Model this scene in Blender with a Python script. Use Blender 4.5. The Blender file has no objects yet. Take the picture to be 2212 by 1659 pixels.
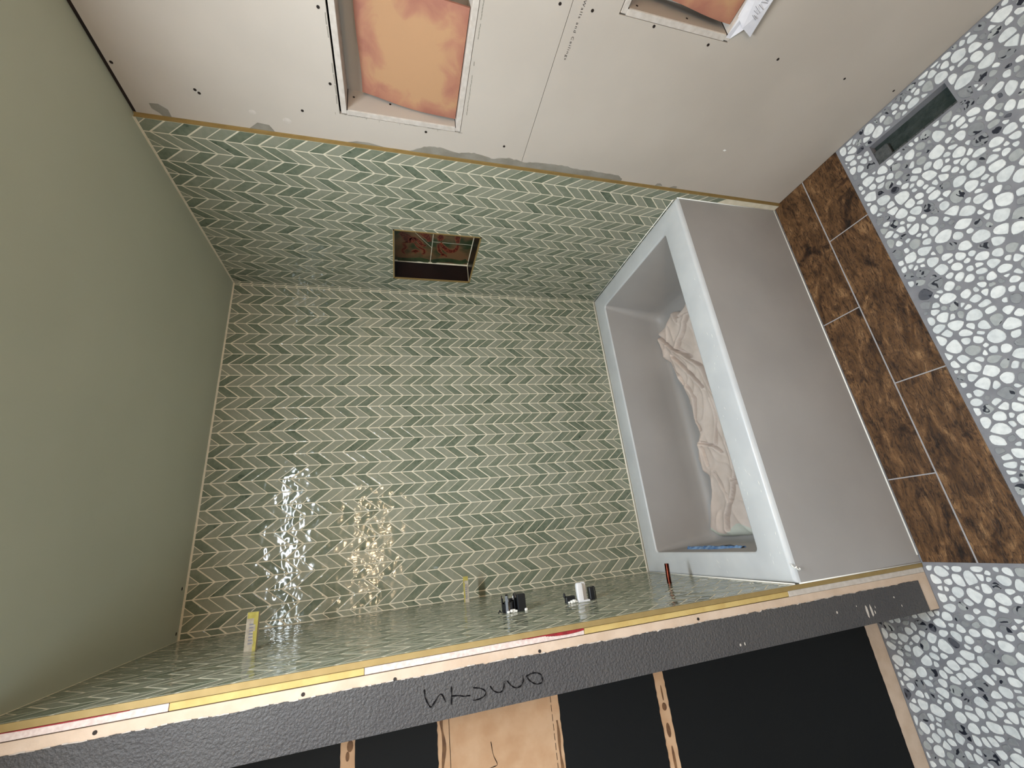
import bpy, math, random
from mathutils import Vector, Matrix, noise as mnoise
random.seed(7)
C = bpy.context.scene.collection
sc = bpy.context.scene

# ------------------------------------------------------------------ camera
CAM = Vector((1.31319846, 1.97276926, 1.71798853))
RIGHT = Vector((0.10452669, 0.24927781, -0.96277452))
DOWN = Vector((0.93038278, -0.36653866, 0.00610707))
FWD = Vector((-0.35137172, -0.89638726, -0.27023679))
FPX = 894.718
cd = bpy.data.cameras.new('camera'); cam = bpy.data.objects.new('camera', cd); C.objects.link(cam)
cd.sensor_fit = 'HORIZONTAL'; cd.sensor_width = 36.0; cd.lens = FPX / 2212 * 36.0
cd.clip_start = 0.01; cd.clip_end = 50
cam.matrix_world = Matrix(((RIGHT.x, -DOWN.x, -FWD.x, CAM.x), (RIGHT.y, -DOWN.y, -FWD.y, CAM.y),
                           (RIGHT.z, -DOWN.z, -FWD.z, CAM.z), (0, 0, 0, 1)))
sc.camera = cam

# ------------------------------------------------------------------ world, light levels, exposure
w = bpy.data.worlds.new('world'); sc.world = w; w.use_nodes = True
w.node_tree.nodes['Background'].inputs[0].default_value = (0.75, 0.85, 1.0, 1)
w.node_tree.nodes['Background'].inputs[1].default_value = 0.3
sc.view_settings.view_transform = 'Standard'; sc.view_settings.look = 'None'
sc.view_settings.gamma = 1.0; sc.view_settings.use_curve_mapping = False
sc.view_settings.exposure = 1.3
CEIL_E = 45.0          # ceiling panel
BULB_E = 30.0          # vanity globes
def area_light(name, loc, rot, sx, sy, power, col):
    d = bpy.data.lights.new(name, 'AREA'); d.shape = 'RECTANGLE'; d.size = sx; d.size_y = sy
    d.energy = power; d.color = col
    o = bpy.data.objects.new(name, d); C.objects.link(o); o.location = loc; o.rotation_euler = rot
    return o
# added cool fill lamp behind the photographer; the wall there has no window
area_light('cool_fill', (2.35, 3.1, 1.45), (math.radians(-90), 0, 0), 1.0, 1.1, 9.0, (0.70, 0.85, 1.0))

# ------------------------------------------------------------------ helpers
def s2l(c):
    return tuple(((v/255)/12.92 if v/255 <= .04045 else ((v/255+.055)/1.055)**2.4) for v in c) + (1,)

def new_mat(name):
    m = bpy.data.materials.new(name); m.use_nodes = True
    nt = m.node_tree; b = nt.nodes['Principled BSDF']
    return m, nt, b

def N(nt, t, **kw):
    n = nt.nodes.new(t)
    for k, v in kw.items():
        if k in n.inputs: n.inputs[k].default_value = v
        else: setattr(n, k, v)
    return n

def mat(name, c1, c2=None, rough=.6, nscale=8, bump=0, bscale=60, metal=0, stretch=(1, 1, 1), bdist=.002, spec=.5, detail=3, lo=.35, hi=.65, bdetail=3, coat=0):
    m, nt, b = new_mat(name); L = nt.links
    b.inputs['Base Color'].default_value = s2l(c1); b.inputs['Roughness'].default_value = rough
    b.inputs['Metallic'].default_value = metal; b.inputs['Specular IOR Level'].default_value = spec
    if coat: b.inputs['Coat Weight'].default_value = coat; b.inputs['Coat Roughness'].default_value = .08
    geo = N(nt, 'ShaderNodeNewGeometry'); mp = N(nt, 'ShaderNodeMapping'); mp.inputs['Scale'].default_value = stretch
    L.new(geo.outputs['Position'], mp.inputs['Vector'])
    if c2:
        n = N(nt, 'ShaderNodeTexNoise', Scale=nscale, Detail=detail)
        r = N(nt, 'ShaderNodeValToRGB'); r.color_ramp.elements[0].color = s2l(c1); r.color_ramp.elements[1].color = s2l(c2)
        r.color_ramp.elements[0].position = lo; r.color_ramp.elements[1].position = hi
        L.new(mp.outputs[0], n.inputs['Vector']); L.new(n.outputs['Fac'], r.inputs[0]); L.new(r.outputs[0], b.inputs['Base Color'])
    if bump:
        n = N(nt, 'ShaderNodeTexNoise', Scale=bscale, Detail=bdetail); bp = N(nt, 'ShaderNodeBump', Strength=bump, Distance=bdist)
        L.new(mp.outputs[0], n.inputs['Vector']); L.new(n.outputs['Fac'], bp.inputs['Height']); L.new(bp.outputs[0], b.inputs['Normal'])
    return m

def emis(name, col, e):
    m, nt, b = new_mat(name)
    b.inputs['Base Color'].default_value = (.8, .8, .8, 1)
    b.inputs['Emission Color'].default_value = col + (1,); b.inputs['Emission Strength'].default_value = e
    return m

def add(name, me, parent=None, m=None):
    o = bpy.data.objects.new(name, me); C.objects.link(o)
    if parent: o.parent = parent
    if m is not None and not me.materials: me.materials.append(m)
    return o

def mk(name, vs, fs, m, parent=None, smooth=False, tone=None, angle=None):
    me = bpy.data.meshes.new(name); me.from_pydata([tuple(v) for v in vs], [], fs)
    if tone is not None:
        a = me.attributes.new('tone', 'FLOAT', 'POINT')
        if isinstance(tone, (int, float)): tone = [tone]*len(vs)
        a.data.foreach_set('value', tone)
    me.update()
    if smooth or angle is not None:
        me.shade_smooth()
        if angle is not None: me.set_sharp_from_angle(angle=math.radians(angle))
    return add(name, me, parent, m)

def tag(o, label=None, cat=None, kind=None, group=None):
    if label: o['label'] = label
    if cat: o['category'] = cat
    if kind: o['kind'] = kind
    if group: o['group'] = group
    return o

def thing(name, loc, label, cat, group=None):
    o = bpy.data.objects.new(name, None); C.objects.link(o); o.location = loc; o.empty_display_size = .05
    return tag(o, label, cat, group=group)

class MB:
    """collects pieces in world coordinates; build() makes one mesh, relative to the parent's location"""
    def __init__(s): s.v = []; s.f = []; s.t = []
    def poly(s, vs, fs, tone=0):
        o = len(s.v); s.v += [tuple(v) for v in vs]; s.f += [tuple(i+o for i in f) for f in fs]; s.t += [tone]*len(vs); return s
    def box(s, x0, x1, y0, y1, z0, z1, tone=0, c=0.0):
        """box with optional chamfer c on all edges"""
        if c <= 0:
            vs = [(x, y, z) for z in (z0, z1) for y in (y0, y1) for x in (x0, x1)]
            return s.poly(vs, [(0, 2, 3, 1), (4, 5, 7, 6), (0, 1, 5, 4), (2, 6, 7, 3), (0, 4, 6, 2), (1, 3, 7, 5)], tone)
        import bmesh
        bm = bmesh.new(); bmesh.ops.create_cube(bm, size=1)
        for v in bm.verts: v.co = ((x0+x1)/2+v.co.x*(x1-x0), (y0+y1)/2+v.co.y*(y1-y0), (z0+z1)/2+v.co.z*(z1-z0))
        bmesh.ops.bevel(bm, geom=list(bm.edges), offset=c, segments=1, affect='EDGES')
        bm.verts.index_update()
        s.poly([v.co[:] for v in bm.verts], [[v.index for v in f.verts] for f in bm.faces], tone); bm.free(); return s
    def tube(s, pts, rad, n=10, cap=True, tone=0):
        pts = [Vector(p) for p in pts]; rings = []
        if not isinstance(rad, (list, tuple)): rad = [rad]*len(pts)
        for i, p in enumerate(pts):
            d = (pts[min(i+1, len(pts)-1)]-pts[max(i-1, 0)]).normalized()
            u = d.orthogonal().normalized() if i == 0 else (u - d*u.dot(d)).normalized()
            v = d.cross(u)
            rings.append([p+(u*math.cos(a)+v*math.sin(a))*rad[i] for a in [2*math.pi*k/n for k in range(n)]])
        vs = [q for r in rings for q in r]; fs = []
        for i in range(len(pts)-1):
            for k in range(n):
                fs.append((i*n+k, i*n+(k+1) % n, (i+1)*n+(k+1) % n, (i+1)*n+k))
        if cap: fs.append(tuple(range(n-1, -1, -1))); fs.append(tuple((len(pts)-1)*n+k for k in range(n)))
        return s.poly(vs, fs, tone)
    def prism(s, pts, off, tone=0):
        """pts: polygon (3d), off: extrusion vector"""
        n = len(pts); off = Vector(off); a = [Vector(p) for p in pts]; b = [p+off for p in a]
        return s.poly(a+b, [tuple(range(n-1, -1, -1)), tuple(range(n, 2*n))]+[(i, (i+1) % n, n+(i+1) % n, n+i) for i in range(n)], tone)
    def build(s, name, m, parent=None, smooth=False, angle=None):
        off = Vector(parent.matrix_basis.translation) if parent is not None else Vector((0, 0, 0))
        if parent is not None and parent.parent is not None: off += parent.parent.matrix_basis.translation
        return mk(name, [Vector(v)-off for v in s.v], s.f, m, parent, smooth, s.t, angle)

def clip(poly, a, b, c):
    """keep a*x+b*y <= c"""
    out = []
    n = len(poly)
    for i in range(n):
        p, q = poly[i], poly[(i+1) % n]
        dp, dq = a*p[0]+b*p[1]-c, a*q[0]+b*q[1]-c
        if dp <= 0: out.append(p)
        if (dp < 0 < dq) or (dq < 0 < dp):
            t = dp/(dp-dq); out.append((p[0]+(q[0]-p[0])*t, p[1]+(q[1]-p[1])*t))
    return out

def area2(poly):
    return .5*sum(poly[i][0]*poly[(i+1) % len(poly)][1]-poly[(i+1) % len(poly)][0]*poly[i][1] for i in range(len(poly)))

def inset(poly, d):
    """shrink a convex polygon (any winding) by d"""
    if area2(poly) < 0: poly = poly[::-1]
    out = poly[:]
    n = len(poly)
    for i in range(n):
        p, q = poly[i], poly[(i+1) % n]
        ex, ey = q[0]-p[0], q[1]-p[1]; L = math.hypot(ex, ey)
        if L < 1e-7: continue
        nx, ny = ey/L, -ex/L
        out = clip(out, nx, ny, nx*p[0]+ny*p[1]-d)
        if len(out) < 3: return []
    return out

def screen_area(pts):
    """area a flat piece covers in the photograph: used only to choose which pieces stay single objects"""
    q = []
    for p in pts:
        d = Vector(p)-CAM; z = d.dot(FWD)
        if z < .05: return 0
        q.append((1106+FPX*d.dot(RIGHT)/z, 829.5+FPX*d.dot(DOWN)/z))
    cx = sum(a for a, b in q)/len(q); cy = sum(b for a, b in q)/len(q)
    if not (0 <= cx <= 2212 and 0 <= cy <= 1659): return 0
    return abs(area2(q))

# ------------------------------------------------------------------ dimensions (metres)
L = 1.524; H = 2.479; T = .544; W = .833
YE = .8615            # front edge of the tile on the niche-side wall
PITCH = .0502; BAND = .0533; RISE = .0665

# ------------------------------------------------------------------ materials
def tile_material():
    m, nt, b = new_mat('green glazed chevron tile'); K = nt.links
    geo = N(nt, 'ShaderNodeNewGeometry'); at = N(nt, 'ShaderNodeAttribute', attribute_name='tone')
    # within-tile cloudy glaze
    n1 = N(nt, 'ShaderNodeTexNoise', Scale=48.0, Detail=5.0, Roughness=.6); K.new(geo.outputs['Position'], n1.inputs['Vector'])
    ad = N(nt, 'ShaderNodeMath', operation='MULTIPLY_ADD'); K.new(n1.outputs['Fac'], ad.inputs[0]); ad.inputs[1].default_value = .75; K.new(at.outputs['Fac'], ad.inputs[2])
    r = N(nt, 'ShaderNodeValToRGB'); K.new(ad.outputs[0], r.inputs[0])
    e = r.color_ramp.elements; e[0].position = .22; e[0].color = s2l((141, 142, 125)); e[1].position = 1.30; e[1].color = s2l((80, 90, 75))
    e.new(.62).color = s2l((121, 126, 108)); e.new(.95).color = s2l((98, 107, 90)); r.color_ramp.elements[-1].position = 1.0
    K.new(r.outputs[0], b.inputs['Base Color'])
    b.inputs['Roughness'].default_value = .07; b.inputs['Specular IOR Level'].default_value = .42
    n2 = N(nt, 'ShaderNodeTexNoise', Scale=21.0, Detail=1.0); K.new(geo.outputs['Position'], n2.inputs['Vector'])
    bp = N(nt, 'ShaderNodeBump', Strength=.30, Distance=.011); K.new(n2.outputs['Fac'], bp.inputs['Height']); K.new(bp.outputs[0], b.inputs['Normal'])
    return m

def terracotta_material():
    m, nt, b = new_mat('handmade terracotta'); K = nt.links
    geo = N(nt, 'ShaderNodeNewGeometry'); at = N(nt, 'ShaderNodeAttribute', attribute_name='tone')   # tone: distance from the fired edge
    n1 = N(nt, 'ShaderNodeTexNoise', Scale=11.0, Detail=4.0, Distortion=.6); K.new(geo.outputs['Position'], n1.inputs['Vector'])
    a = N(nt, 'ShaderNodeMath', operation='MULTIPLY_ADD'); K.new(n1.outputs['Fac'], a.inputs[0]); a.inputs[1].default_value = .62; K.new(at.outputs['Fac'], a.inputs[2])
    r = N(nt, 'ShaderNodeValToRGB'); K.new(a.outputs[0], r.inputs[0]); e = r.color_ramp.elements
    e[0].position = .30; e[0].color = s2l((150, 98, 80)); e[1].position = .50; e[1].color = s2l((172, 132, 96)); e.new(.40).color = s2l((162, 112, 88))
    K.new(r.outputs[0], b.inputs['Base Color']); b.inputs['Roughness'].default_value = .75
    return m

def wood_material():
    m, nt, b = new_mat('dark wood look plank'); K = nt.links
    geo = N(nt, 'ShaderNodeNewGeometry'); at = N(nt, 'ShaderNodeAttribute', attribute_name='tone')
    cb = N(nt, 'ShaderNodeCombineXYZ'); K.new(at.outputs['Fac'], cb.inputs[2])
    vm = N(nt, 'ShaderNodeVectorMath', operation='ADD'); K.new(geo.outputs['Position'], vm.inputs[0]); K.new(cb.outputs[0], vm.inputs[1])
    def nz(sc_, scale, det, rough, dist):
        mp = N(nt, 'ShaderNodeMapping'); mp.inputs['Scale'].default_value = sc_; K.new(vm.outputs[0], mp.inputs['Vector'])
        n = N(nt, 'ShaderNodeTexNoise', Scale=scale, Detail=det, Roughness=rough, Distortion=dist); K.new(mp.outputs[0], n.inputs['Vector']); return n
    def ramp(n, *st):
        r = N(nt, 'ShaderNodeValToRGB'); K.new(n.outputs['Fac'], r.inputs[0]); e = r.color_ramp.elements
        e[0].position, e[0].color = st[0]; e[1].position, e[1].color = st[-1]
        for p, c in st[1:-1]: e.new(p).color = c
        return r
    def mul(a, c, f):
        x = N(nt, 'ShaderNodeMixRGB', blend_type='MULTIPLY'); x.inputs[0].default_value = f; K.new(a.outputs[0], x.inputs[1]); K.new(c.outputs[0], x.inputs[2]); return x
    base = ramp(nz((3, 8, 1), 2.6, 5, .6, 1.6), (.32, s2l((66, 44, 26))), (.46, s2l((96, 68, 42))), (.58, s2l((118, 86, 56))), (.72, s2l((160, 124, 86))))
    veins = ramp(nz((7, 30, 1), 3.0, 6, .7, 2.2), (.40, (.18, .15, .13, 1)), (.50, (1, 1, 1, 1)))     # long torn grain
    fine = ramp(nz((14, 150, 1), 4.0, 3, .6, .4), (.30, (.55, .5, .46, 1)), (.62, (1, 1, 1, 1)))
    saw = ramp(nz((150, 10, 1), 2.0, 2, .5, .3), (.38, (.62, .6, .58, 1)), (.55, (1, 1, 1, 1)))         # cross saw marks
    burn = ramp(nz((2.2, 3.2, 1), 3.4, 6, .66, .5), (.56, (1, 1, 1, 1)), (.64, (.38, .34, .33, 1)), (.72, (.07, .075, .085, 1)))
    x = mul(mul(mul(mul(base, veins, .8), fine, .8), saw, .35), burn, 1.0)
    K.new(x.outputs[0], b.inputs['Base Color'])
    b.inputs['Roughness'].default_value = .45; b.inputs['Specular IOR Level'].default_value = .35
    bp = N(nt, 'ShaderNodeBump', Strength=.35, Distance=.001); K.new(veins.outputs[0], bp.inputs['Height']); K.new(bp.outputs[0], b.inputs['Normal'])
    return m

def pebble_material():
    m, nt, b = new_mat('sliced white pebble'); K = nt.links
    geo = N(nt, 'ShaderNodeNewGeometry'); at = N(nt, 'ShaderNodeAttribute', attribute_name='tone')
    n1 = N(nt, 'ShaderNodeTexNoise', Scale=60.0, Detail=3.0); K.new(geo.outputs['Position'], n1.inputs['Vector'])
    # tone: 0..0.8 white, above that grey translucent; above .93 with black marks
    r = N(nt, 'ShaderNodeValToRGB'); K.new(at.outputs['Fac'], r.inputs[0]); r.color_ramp.interpolation = 'CONSTANT'
    e = r.color_ramp.elements; e[0].position = 0; e[0].color = s2l((228, 232, 232)); e[1].position = .4; e[1].color = s2l((216, 221, 222))
    e.new(.80).color = s2l((170, 174, 174)); e.new(.88).color = s2l((140, 143, 146)); e.new(.985).color = s2l((84, 86, 94))
    r1 = N(nt, 'ShaderNodeValToRGB'); r1.color_ramp.elements[0].position = .3; r1.color_ramp.elements[0].color = (.82, .83, .84, 1); r1.color_ramp.elements[1].position = .6; r1.color_ramp.elements[1].color = (1, 1, 1, 1)
    K.new(n1.outputs['Fac'], r1.inputs[0])
    mx = N(nt, 'ShaderNodeMixRGB', blend_type='MULTIPLY'); mx.inputs[0].default_value = 1; K.new(r.outputs[0], mx.inputs[1]); K.new(r1.outputs[0], mx.inputs[2])
    n2 = N(nt, 'ShaderNodeTexNoise', Scale=34.0, Detail=1.0, Distortion=1.2); K.new(geo.outputs['Position'], n2.inputs['Vector'])
    r2 = N(nt, 'ShaderNodeValToRGB'); r2.color_ramp.elements[0].position = .585; r2.color_ramp.elements[0].color = (0, 0, 0, 1); r2.color_ramp.elements[1].position = .61; r2.color_ramp.elements[1].color = (1, 1, 1, 1)
    K.new(n2.outputs['Fac'], r2.inputs[0])
    gt = N(nt, 'ShaderNodeMath', operation='GREATER_THAN'); K.new(at.outputs['Fac'], gt.inputs[0]); gt.inputs[1].default_value = .84
    mu = N(nt, 'ShaderNodeMath', operation='MULTIPLY'); K.new(r2.outputs[0], mu.inputs[0]); K.new(gt.outputs[0], mu.inputs[1])
    mx2 = N(nt, 'ShaderNodeMixRGB'); K.new(mu.outputs[0], mx2.inputs[0]); K.new(mx.outputs[0], mx2.inputs[1]); mx2.inputs[2].default_value = s2l((28, 32, 44))
    K.new(mx2.outputs[0], b.inputs['Base Color']); b.inputs['Roughness'].default_value = .5
    return m

M = {}
M['tile'] = tile_material(); M['wood'] = wood_material(); M['pebble'] = pebble_material()
M['grout'] = mat('cream tile grout', (222, 212, 190), (210, 200, 176), rough=.9, nscale=40, bump=.3, bscale=300, bdist=.0005)
M['floor_grout'] = mat('grey floor grout', (122, 123, 129), (134, 135, 140), rough=.85, nscale=20, bump=.2, bscale=200, bdist=.0006)
M['ceiling'] = mat('sage ceiling paint', (182, 184, 163), (178, 180, 159), rough=.55, nscale=3, bump=.12, bscale=120, bdist=.001)
M['drywall'] = mat('raw drywall paper', (184, 174, 163), (176, 166, 155), rough=.85, nscale=2.5, bump=.05, bscale=250, bdist=.0005)
M['gypsum'] = mat('cut gypsum edge', (196, 187, 178), (182, 172, 162), rough=.95, nscale=60, bump=.35, bscale=220, bdist=.001)
M['thinset'] = mat('grey thinset smear', (140, 135, 124), (126, 120, 108), rough=.9, nscale=20, bump=.5, bscale=90, bdist=.002)
M['cavity'] = mat('dark wall cavity', (40, 26, 18), (24, 16, 12), rough=1, nscale=10)
M['brass'] = mat('satin brass tile trim', (158, 134, 86), (150, 126, 78), rough=.5, metal=.35, nscale=30, spec=.5)
M['charcoal'] = mat('textured charcoal paint', (74, 71, 70), (68, 65, 65), rough=.6, nscale=4, bump=.9, bscale=190, bdist=.004, bdetail=2)
M['black_paint'] = mat('near black wall paint', (11, 12, 12), (9, 10, 11), rough=.65, spec=.25, nscale=3, bump=.2, bscale=90, bdist=.002)
M['bare'] = mat('bare beige board', (202, 180, 160), (190, 166, 144), rough=.9, nscale=18, bump=.35, bscale=120, bdist=.002)
M['bare_warm_lit'] = mat('warm lit bare board', (206, 170, 136), (194, 154, 118), rough=.9, nscale=18, bump=.35, bscale=120, bdist=.002)  # bare board again, with the warm lamp light put into its colour
M['glue'] = mat('brown adhesive', (128, 92, 58), (94, 62, 38), rough=.7, nscale=40, bump=.5, bscale=120)
M['backer_pink'] = mat('pinkish backer edge', (214, 198, 190), (196, 174, 166), rough=.95, nscale=120, bump=.5, bscale=200, bdist=.0015)
M['backer_yellow'] = mat('yellow painted backer edge', (194, 168, 106), (182, 154, 92), rough=.8, nscale=30, bump=.2, bscale=200)
M['red'] = mat('red sealant', (150, 20, 30), (120, 14, 22), rough=.6, nscale=60, bump=.4, bscale=100)
M['tub'] = mat('grey tub enamel', (162, 158, 155), (155, 151, 148), rough=.5, nscale=3, bump=.08, bscale=9, bdist=.004, spec=.5)
M['rim'] = mat('brightened tub rim', (198, 200, 201), (188, 190, 192), rough=.34, nscale=7, bump=.06, bscale=14, bdist=.003, spec=.5)  # tub enamel made paler: ceiling light on the rim put into its colour
M['caulk'] = mat('white caulk', (236, 234, 228), rough=.5)
M['cloth'] = mat('beige canvas', (216, 201, 191), (204, 188, 177), rough=.95, nscale=14, bump=.18, bscale=30, bdist=.004)
M['cloth_green'] = mat('pale green canvas hem', (204, 206, 194), (192, 195, 184), rough=.95, nscale=14, bump=.3, bscale=60)
M['terracotta'] = terracotta_material()
M['paper'] = mat('white printed paper', (214, 212, 216), (204, 202, 208), rough=.7, nscale=30)
M['ink'] = mat('black ink', (6, 5, 8), rough=.8, spec=.1)
M['grey_ink'] = mat('grey print', (120, 118, 124), rough=.7)
M['tape'] = mat('blue masking tape', (58, 104, 160), (132, 164, 200), rough=.6, nscale=40, bump=.5, bscale=80, bdist=.004)
M['copper'] = mat('copper pipe', (98, 50, 38), (60, 26, 20), rough=.22, metal=1, nscale=25)
M['black_plastic'] = mat('black plastic', (24, 25, 28), rough=.35)
M['white_plastic'] = mat('white plastic', (222, 222, 224), rough=.35)
M['plaster_bits'] = mat('white foam crumbs', (232, 230, 224), rough=.9, bump=.6, bscale=200)
M['stick'] = mat('weathered yellow stick', (176, 166, 148), (150, 140, 124), rough=.85, nscale=60, bump=.2, bscale=150)
M['stick_yellow'] = mat('yellow stick paint', (168, 156, 74), (150, 138, 60), rough=.7, nscale=80)
M['oxblood'] = mat('oxblood niche tile', (26, 10, 6), (16, 7, 5), rough=.35, nscale=9, bump=.1, bscale=30)
M['art_tan'] = mat('painted art tile', (112, 82, 54), (44, 56, 32), rough=.3, nscale=9, detail=3, lo=.44, hi=.6)
M['art_green'] = mat('painted art tile green', (62, 74, 42), (34, 46, 26), rough=.3, nscale=22)
M['art_red'] = mat('dark red glaze', (78, 16, 8), (128, 60, 36), rough=.3, nscale=150, lo=.5, hi=.62)
M['art_pale'] = mat('pale tan glaze', (118, 76, 50), (104, 66, 44), rough=.35, nscale=50)
M['pit'] = mat('dark green opening', (34, 46, 42), (52, 60, 58), rough=.9, nscale=30, bump=.8, bscale=60, bdist=.01)
M['screw'] = mat('dark screw head', (52, 44, 40), rough=.5, metal=.6)
M['room'] = mat('pale room paint', (190, 186, 176), rough=.8)
M['metal'] = mat('brushed nickel', (180, 176, 168), rough=.3, metal=1)
M['panel'] = emis('cool ceiling panel', (0.84, 0.93, 1.0), CEIL_E)
M['globe'] = emis('warm globe', (1.0, 0.70, 0.44), BULB_E)

# ------------------------------------------------------------------ chevron tiles
def tile_field(a0, a1, zlo, zhi, origin, off, place, parent, hole=None, grout_edge=.0022):
    """chevron bands along z; place(a, z, h) maps onto the wall. the 300 tiles largest in view stay single parts"""
    cells = []
    k0 = int(math.floor((a0-origin)/BAND))-1; k1 = int(math.ceil((a1-origin)/BAND))+1
    rnd = random.Random(int(a1*1000)+int(off*1e5)+3)
    for k in range(k0, k1):
        left_even = (k % 2 == 0)
        zl = (0.6455 if left_even else 0.679)+off; zr = zl-RISE if left_even else zl+RISE
        ga = .0019
        for n in range(-6, 46):
            lo = zl+n*PITCH; par = (n % 2 == 0)
            gb, gt = (.0036, .0021) if par else (.0021, .0036)    # every second joint is thinner
            aL, aR = origin+k*BAND+ga, origin+(k+1)*BAND-ga
            s = (zr-zl)/BAND
            def zz(a): return lo+s*(a-(origin+k*BAND))
            poly = [(aL, zz(aL)+gb), (aR, zz(aR)+gb), (aR, zz(aR)+PITCH-gt), (aL, zz(aL)+PITCH-gt)]
            g = grout_edge
            for A, B, Cc in ((-1, 0, -(a0+g)), (1, 0, a1-g), (0, -1, -(zlo+g)), (0, 1, zhi-g)):
                poly = clip(poly, A, B, Cc)
                if len(poly) < 3: break
            if len(poly) < 3: continue
            pieces = [poly]
            if hole:
                h0, h1, m0, m1 = hole
                xs = [p[0] for p in poly]; zs = [p[1] for p in poly]
                if max(xs) > h0 and min(xs) < h1 and max(zs) > m0 and min(zs) < m1:
                    pieces = []
                    mid = clip(clip(poly, 1, 0, h1), -1, 0, -h0)
                    for q in (clip(poly, 1, 0, h0), clip(poly, -1, 0, -h1),
                              clip(mid, 0, 1, m0) if len(mid) > 2 else [], clip(mid, 0, -1, -m1) if len(mid) > 2 else []):
                        if len(q) > 2: pieces.append(q)
            dark = par if rnd.random() < .84 else not par      # the darker tiles mostly alternate
            tone = (.13+rnd.random()*.36) if dark else (-.24+rnd.random()*.26)
            if k % 2: tone += .04
            cell = MB()
            best = 0
            for q in pieces:
                inner = inset(q, .0013)
                if abs(area2(q)) < 8e-6 or len(inner) < 3: continue
                if area2(q) < 0: q = q[::-1]
                if area2(inner) < 0: inner = inner[::-1]
                inner2 = []
                # match vertex count: use scaled copy toward centroid when counts differ
                if len(inner) != len(q):
                    cx = sum(p[0] for p in q)/len(q); cz = sum(p[1] for p in q)/len(q)
                    inner = [(p[0]+(cx-p[0])*.07, p[1]+(cz-p[1])*.07) for p in q]
                else:
                    # align start
                    i0 = min(range(len(q)), key=lambda i: (inner[i][0]-q[0][0])**2+(inner[i][1]-q[0][1])**2)
                    inner = inner[i0:]+inner[:i0]
                nq = len(q)
                tx = 0; gx, gz = rnd.uniform(-.006, .006), rnd.uniform(-.006, .006); ca = sum(p[0] for p in q)/len(q); cz_ = sum(p[1] for p in q)/len(q)
                vs = [place(p[0], p[1], -.005) for p in q]+[place(p[0], p[1], -.0003+tx) for p in q]+[place(p[0], p[1], gx*(p[0]-ca)+gz*(p[1]-cz_)) for p in inner]
                fs = []
                for i in range(nq):
                    j = (i+1) % nq
                    fs += [(i, j, nq+j, nq+i), (nq+i, nq+j, 2*nq+j, 2*nq+i)]
                fs.append(tuple(range(2*nq, 3*nq)))
                cell.poly(vs, fs, tone)
                sh = rnd.uniform(-.13, .13); sk = rnd.uniform(-.08, .08)     # glaze pooled towards one long side or one end
                for i_, v_ in enumerate((q+q+inner)):
                    side_ = (v_[1]-lo-s*(v_[0]-(origin+k*BAND)))/PITCH-.5
                    cell.t[len(cell.t)-3*nq+i_] = tone+sh*2*side_+sk*(2*(v_[0]-origin-k*BAND)/BAND-1)
                best += screen_area(vs[2*nq:])
            if cell.v: cells.append((best, cell))
    cells.sort(key=lambda c: -c[0])
    for sarea, c in cells[:300]: c.build('tile', M['tile'], parent)
    rest = MB()
    for sarea, c in cells[300:]:
        rest.poly(c.v, c.f); rest.t[-len(c.v):] = c.t
    o = rest.build('tile_field', M['tile'], parent); o['kind'] = 'stuff'

# back wall
bwall = MB().box(-.15, L+.15, -.12, -.0006, T-.03, H+.02).build('wall_back', M['grout']); tag(bwall, 'back wall of the tub alcove covered in green chevron tile', kind='structure')
tile_field(.0, L, T+.004, H-.004, .0095, 0.0, lambda a, z, h: (a, h, z), bwall)

# ------------------------------------------------------------------ niche-side wall (x = 0)
NY0, NY1, NZ0, NZ1 = .1165, .4755, 1.3325, 1.7265       # tiled niche
rw = MB()
rw.box(-.30, -.135, -.12, 3.2, -.05, H+.03)
rwall = rw.build('wall_right', M['cavity']); tag(rwall, 'end wall beside the head of the tub, tiled then bare drywall', kind='structure')
g = MB()
for y0, y1, z0, z1 in ((-.01, NY0+.002, 0, H), (NY1-.002, YE-.001, 0, H), (NY0, NY1, 0, NZ0+.002), (NY0, NY1, NZ1-.002, H)):
    g.box(-.02, -.0006, y0, y1, z0, z1)
g.build('grout_bed', M['grout'], rwall)
tile_field(.0, YE, .003, H-.004, .8140-.0533*16, .004, lambda a, z, h: (h, a, z), rwall, hole=(NY0-.001, NY1+.001, NZ0-.001, NZ1+.001))
# brass edge trim with its thin shadow gap
t = MB().box(-.0118, .0004, YE-.0006, YE+.0012, 0, H-.002).box(-.0128, -.0112, YE+.0012, YE+.006, 0, H-.002)
t.build('edge_trim', M['brass'], rwall)
# drywall boards with recess holes
def board_with_hole(z0, z1, y0, y1, hz0, hz1, hy0, hy1, name):
    b = MB(); x0, x1 = -.025, -.012
    for ya, yb, za, zb in ((y0, hy0, z0, z1), (hy1, y1, z0, z1), (hy0, hy1, z0, hz0), (hy0, hy1, hz1, z1)):
        b.box(x0, x1, ya, yb, za, zb)
    return b.build(name, M['drywall'], rwall)
board_with_hole(1.2562, H-.0105, YE+.0045, 3.2, 1.4985, 1.885, .9655, 1.505, 'drywall_board')
board_with_hole(.0, 1.2545, YE+.0045, 3.2, 0.7495, 1.1165, 1.3935, 1.93, 'drywall_board')
MB().box(-.03, -.0255, YE, 3.2, 0, H+.005).build('dark_gap_backing', M['cavity'], rwall) if False else None
MB().box(-.0205, -.0135, YE+.006, 3.2, H-.0105, H-.001).build('ceiling_gap', M['cavity'], rwall)
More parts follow.
